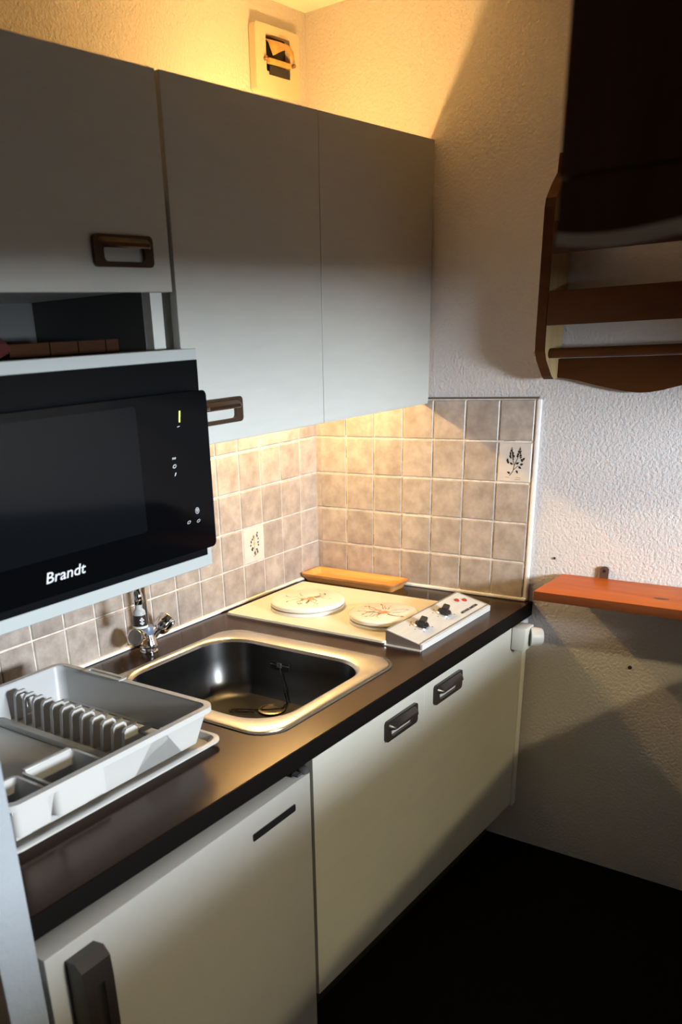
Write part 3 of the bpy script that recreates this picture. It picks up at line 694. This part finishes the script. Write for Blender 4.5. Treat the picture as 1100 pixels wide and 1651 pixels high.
# ------------------------------------------------------------------ dish drainer and its drip tray
t = thing('drip_tray', 'shallow white plastic drip tray under the dish drainer', 'tray', (-1.47, -.38, 0))
bm = bmesh.new(); DX0, DX1, DY0, DY1 = -1.742, -1.212, -.612, -.150
def rl2(i, r, z, k=5): return [(p[0], p[1], z) for p in rrect((DX0+DX1)/2, (DY0+DY1)/2, (DX1-DX0)/2-i, (DY1-DY0)/2-i, r, k)]
add_loops(bm, [rl2(.016, .02, .0006), rl2(.004, .028, .011), rl2(0, .03, .012), rl2(0, .03, .0155), rl2(.003, .028, .017), rl2(.010, .024, .0165), rl2(.020, .018, .006)])
finish('tray_body', bm, M['white_plastic'], t, smooth=True)
P = thing('dish_drainer', 'white plastic dish drainer basket with plate fins and cutlery cups', 'dish drainer', (-1.475, -.38, .008))
RX0, RX1, RY0, RY1, RZ = -1.730, -1.232, -.614, -.146, .095     # rim outside
bx0, bx1, by0, by1 = -1.700, -1.262, -.580, -.178               # floor outline
bm = bmesh.new()
add_ring(bm, rrect((RX0+RX1)/2, (RY0+RY1)/2, (RX1-RX0)/2, (RY1-RY0)/2, .028, 5), rrect((RX0+RX1)/2, (RY0+RY1)/2, (RX1-RX0)/2-.013, (RY1-RY0)/2-.013, .018, 5), RZ-.004, RZ, XY)
add_ring(bm, rrect((RX0+RX1)/2, (RY0+RY1)/2, (RX1-RX0)/2, (RY1-RY0)/2, .028, 5), rrect((RX0+RX1)/2, (RY0+RY1)/2, (RX1-RX0)/2-.003, (RY1-RY0)/2-.003, .026, 5), RZ-.011, RZ-.004, XY)
finish('rim', bm, M['white_plastic'], P, smooth=True)
bm = bmesh.new()
add_ring(bm, rrect(-1.232-.012+.006, -.30, .012, .058, .004, 3), rrect(-1.232-.006, -.30, .004, .05, .003, 3), RZ, RZ+.0025, XY)
finish('rim_pad', bm, M['white_plastic'], P)
# walls: back, left and right as tapered panels rounded at the corners
TT = .0028
def wall_pts(z):
    k = (z-.020)/(RZ-.002-.020); 
    return (bx0+(RX0+.011-bx0)*k, bx1+(RX1-.011-bx1)*k, by0+(RY0+.011-by0)*k, by1+(RY1-.011-by1)*k)
def wl(z, i):
    x0_, x1_, y0_, y1_ = wall_pts(z); return rrect((x0_+x1_)/2, (y0_+y1_)/2, (x1_-x0_)/2-i, (y1_-y0_)/2-i, .022-i*.5, 5)
bm = bmesh.new()
zs = [.020, .05, .093]
OL = [[(p[0], p[1], z) for p in wl(z, 0)] for z in zs]; IL = [[(p[0], p[1], z) for p in wl(z, TT)] for z in zs]
n = len(OL[0])
# keep every side but the front straight (front side is cut out with arches below)
idx = [i for i in range(n)]
front = [i for i in idx if OL[0][i][1] < by0+.004 and OL[0][(i+1) % n][1] < by0+.004]
for LL in (OL, IL):
    rows = [[bm.verts.new(p) for p in l] for l in LL]
    for a, b_ in zip(rows, rows[1:]):
        for i in range(n):
            if i in front: continue
            j = (i+1) % n; bm.faces.new((a[i], a[j], b_[j], b_[i]))
finish('side_wall', bm, M['white_plastic'], P, smooth=True)
# front wall: feet and arches
def fy(z):
    k = (z-.020)/(RZ-.002-.020); return by0+(RY0+.011-by0)*k
arch = [(-1.668, -1.628, -1.667, -1.650, .083), (-1.546, -1.508, -1.546, -1.533, .082), (-1.430, -1.304, -1.395, -1.363, .079)]
outl = [(-1.715, .093), (-1.232-.016, .093)]
outl += [(-1.262, .012)]
for (a, b_, c_, d_, zt) in reversed(arch): outl += [(b_, .012), (d_, zt), (c_, zt), (a, .012)]
outl += [(-1.700, .012)]
bm = bmesh.new()
f = lambda a, b_, d_: (a, fy(b_)+d_, b_)
A = [bm.verts.new(f(p[0], p[1], 0)) for p in outl]; Bv = [bm.verts.new(f(p[0], p[1], .003)) for p in outl]
for i in range(len(outl)): bm.faces.new((A[i], Bv[i], Bv[(i+1) % len(outl)], A[(i+1) % len(outl)]))
fa = bm.faces.new(A); fb = bm.faces.new(Bv[::-1]); bmesh.ops.triangulate(bm, faces=[fa, fb])
finish('front_wall', bm, M['white_plastic'], P)
# feet: hollow cups behind the front wall lobes
feet = [(-1.700, -1.671, -1.708, -1.670), (-1.626, -1.549, -1.648, -1.549), (-1.506, -1.434, -1.531, -1.398), (-1.301, -1.264, -1.360, -1.254)]
for k, (a, b_, c_, d_) in enumerate(feet):
    a, c_ = (a+.014, c_+.012) if k else (a, c_)
    bm = bmesh.new()
    lo = [(p[0], p[1], .0168) for p in rrect((a+b_)/2, fy(.012)+.0165, (b_-a)/2, .0132, .006, 3)]
    hi = [(p[0], p[1], .064) for p in rrect((c_+d_)/2, fy(.064)+.0185, (d_-c_)/2, .0150, .006, 3)]
    add_loops(bm, [lo, hi], close_ends=False)
    finish('foot', bm, M['white_plastic'], P, smooth=True)
# floor with drain slots along the right side
bm = bmesh.new(); fz0, fz1 = .022, .026
add_box(bm, (bx0+.002, by0+.012, fz0), (-1.335, by1-.002, fz1)); add_box(bm, (-1.271, by0+.06, fz0), (bx1-.002, by1-.002, fz1)); add_box(bm, (-1.307, -.515, fz0), (-1.299, by1-.002, fz1))
for k in range(8):
    y = -.50+k*.043; add_box(bm, (-1.335, y-.007, fz0), (-1.271, y+.007, fz1))
finish('slotted_floor', bm, M['white_plastic'], P)
# plate fins
for k in range(13):
    y = -.196-k*.0308; x = -1.384-.0008*k
    h = .089 if k < 12 else .07
    bm = bmesh.new(); w0, w1 = .024, .0165
    out_ = [(x-w0, .026), (x-w1, h-.006), (x-w1+.006, h), (x+w1-.006, h), (x+w1, h-.006), (x+w0, .026)]
    if k < 2:
        inn_ = [(x-w0+.009, .045), (x-w1+.005, h-.012), (x-w1+.009, h-.008), (x+w1-.009, h-.008), (x+w1-.005, h-.012), (x+w0-.009, .045)]
        add_ring(bm, out_, inn_, y-.0035, y+.0035, XZ)
    else: add_prism(bm, out_, y-.0038, y+.0038, XZ)
    finish('plate_fin', bm, M['white_plastic'], P)
box('fin_ridge', (-1.445, -.545, .0262), (-1.425, -.18, .040), M['white_plastic'], P, bev=.004)
# cutlery cups at the front left
for (a, b_) in ((-1.712, -1.636), (-1.628, -1.512)):
    bm = bmesh.new()
    add_ring(bm, rrect((a+b_)/2, -.556, (b_-a)/2, .046, .012, 4), rrect((a+b_)/2, -.556, (b_-a)/2-.006, .040, .008, 4), .030, .088, XY)
    finish('cutlery_cup', bm, M['white_plastic'], P, smooth=True)
    bm = bmesh.new(); add_prism(bm, rrect((a+b_)/2, -.556, (b_-a)/2-.0065, .0395, .008, 4), .031, .035, XY); finish('cup_floor', bm, M['white_plastic'], P)
box('lip', (-1.622, -.520, .088), (-1.520, -.508, .0925), M['white_plastic'], P, bev=.002)

# ------------------------------------------------------------------ end wall: shelf, bracket, rack
SH = thing('wall_shelf', 'bright orange pine shelf board on the end wall beside the worktop', 'shelf', (-.11, -1.3, .07))
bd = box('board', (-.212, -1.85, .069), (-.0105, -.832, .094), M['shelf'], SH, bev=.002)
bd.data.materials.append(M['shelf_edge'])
for p in bd.data.polygons: p.material_index = 1 if p.normal.x < -.9 else 0  # front face darkened in colour, as if daylight missed it
bm = bmesh.new(); add_lathe(bm, [(1, 0), (.6, .0003), (0, .0004)], 18, (0, 0, 0)); bmesh.ops.transform(bm, matrix=Matrix.Translation((-.137, -1.128, .0941)) @ Matrix.Diagonal((.008, .019, 1, 1)), verts=bm.verts[:]); finish('knot', bm, M['knot'], bd)
bm = bmesh.new(); bm.faces.new([bm.verts.new(p) for p in ((-.1375, -1.03, .0943), (-.1355, -1.09, .0943), (-.1345, -1.13, .0943), (-.134, -1.26, .0943), (-.1352, -1.13, .0943), (-.1366, -1.09, .0943))]); finish('crack', bm, M['knot'], bd)
bm = bmesh.new(); add_prism(bm, rrect(-.945, .096, .0115, .030, .010, 5), -.0105, -.0065, YZ); br = finish('bracket', bm, M['bracket'], SH)
bm = bmesh.new(); add_lathe(bm, [(.0042, 0), (.0042, .0006)], 14, (-.0106, -.945, .1135), (-1, 0, 0)); finish('screw_hole', bm, M['black'], br)

RK = thing('plate_rack', 'brown pine plate rack with rails and scalloped base on the end wall', 'rack', (-.06, -1.3, .57))
yo, yi = -.752, -.778
sp_ = [(-.004, .604), (-.045, .603), (-.062, .612), (-.105, .652), (-.116, .672), (-.118, .70), (-.118, .985), (-.113, 1.004), (-.085, 1.035), (-.055, 1.06), (-.05, 1.10), (-.004, 1.10)]
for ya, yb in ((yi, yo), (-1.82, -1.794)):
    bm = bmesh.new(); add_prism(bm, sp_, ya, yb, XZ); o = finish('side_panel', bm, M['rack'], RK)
    o.data.materials.append(M['rack_side'])                     # broad faces painted paler as if daylit, edges left brown
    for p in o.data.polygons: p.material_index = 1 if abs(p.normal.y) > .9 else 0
box('rail', (-.121, -1.793, .730), (-.103, yi-.0005, .806), M['rack'], RK, bev=.002)
box('rail', (-.121, -1.793, .886), (-.103, yi-.0005, .955), M['rack'], RK, bev=.002)
bm = bmesh.new(); add_tube(bm, [(-.085, -1.80, .666), (-.085, -.774, .666)], .0115, 14); rd = finish('dowel', bm, M['rack'], RK, smooth=True)
bm = bmesh.new(); add_lathe(bm, [(.008, 0), (.008, .004), (.004, .007), (0, .0075)], 14, (-.104, -.752, .668), (0, 1, 0)); finish('dowel_end', bm, M['rack_side'], RK, smooth=True)
wv = [(-.779, .650), (-.779, .606), (-.80, .603), (-.83, .598), (-.87, .588), (-.91, .579), (-.95, .571), (-.985, .567), (-1.01, .568), (-1.04, .573), (-1.08, .583), (-1.12, .590), (-1.16, .588), (-1.2, .580), (-1.25, .570), (-1.3, .566), (-1.36, .572), (-1.45, .588), (-1.793, .60), (-1.793, .650)]
bm = bmesh.new(); add_prism(bm, wv, -.024, -.006, YZ); finish('scalloped_board', bm, M['rack'], RK)

# hanging cupboard close to the camera
HC = thing('hanging_cupboard', 'dark wooden cupboard hanging close by at upper right, its scalloped bottom pale', 'cupboard', (-1.45, -1.7, .80))
box('body', (-1.585, -1.94, .835), (-1.32, -1.364, ZC-.001), M['rack_dark'], HC)
for k in range(4):
    y = -1.362-k*.1445
    box('front_board', (-1.602, y-.143, .848), (-1.586, y, ZC-.001), M['rack_dark'], HC, bev=.002)
wv = [(-1.364, .846)]
for k in range(41):
    y = -1.364-k*.0143; wv.append((y, .806 - .010*math.sin(min(k/6.0, 1)*PI/2) - .006*math.cos(k*.36)))
wv += [(-1.937, .846)]
bm = bmesh.new(); add_prism(bm, wv, -1.601, -1.586, YZ); hv = finish('scalloped_valance', bm, M['rack_dark'], HC)
bm = bmesh.new(); e = wv[1:-1]
add_prism(bm, [(p[0], p[1]) for p in e] + [(p[0], p[1]+.009) for p in reversed(e)], -1.6022, -1.6011, YZ); finish('pale_edge', bm, M['pale_edge'], hv)

# ------------------------------------------------------------------ air vent above the wall cabinets
V = thing('air_vent', 'square cream plastic air vent high on the back wall with a brown flap', 'vent', (-.17, 0, 1.403))
vx0, vx1, vz0, vz1 = -.254, -.064, 1.325, 1.472
bm = bmesh.new()
add_ring(bm, rrect(-.159, 1.3985, .095, .0735, .010, 4), rrect(-.158, 1.413, .052, .040, .004, 4), -.002, -.022, XZ); finish('plate', bm, M['vent_plate'], V, smooth=True)
box('recess', (-.212, -.006, 1.37), (-.104, -.0022, 1.456), M['black'], V)
bm = bmesh.new(); prf = []
secs = []
for i in range(9):
    u = i/8; x = -.200+.086*u; bul = math.sin(PI*u)
    secs.append([(x, -.010, 1.446), (x, -.026-.004*bul, 1.440), (x, -.040-.010*bul, 1.424-.004*bul), (x, -.042-.012*bul, 1.404+.014*bul), (x, -.036-.010*bul, 1.404+.016*bul), (x, -.022, 1.436)])
add_loops(bm, secs); finish('flap', bm, M['vent_orange'], V, smooth=True)
box('sill', (-.205, -.030, 1.389), (-.110, -.018, 1.401), M['vent_orange'], V, bev=.002)
box('slot', (-.200, -.0245, 1.366), (-.112, -.0222, 1.386), M['black'], V)
for x in (-.217, -.096):
    bm = bmesh.new(); add_lathe(bm, [(.005, 0), (.005, .008), (.003, .01)], 12, (x, -.022, 1.398), (0, -1, 0)); finish('pin', bm, M['print_brown'], V, smooth=True)
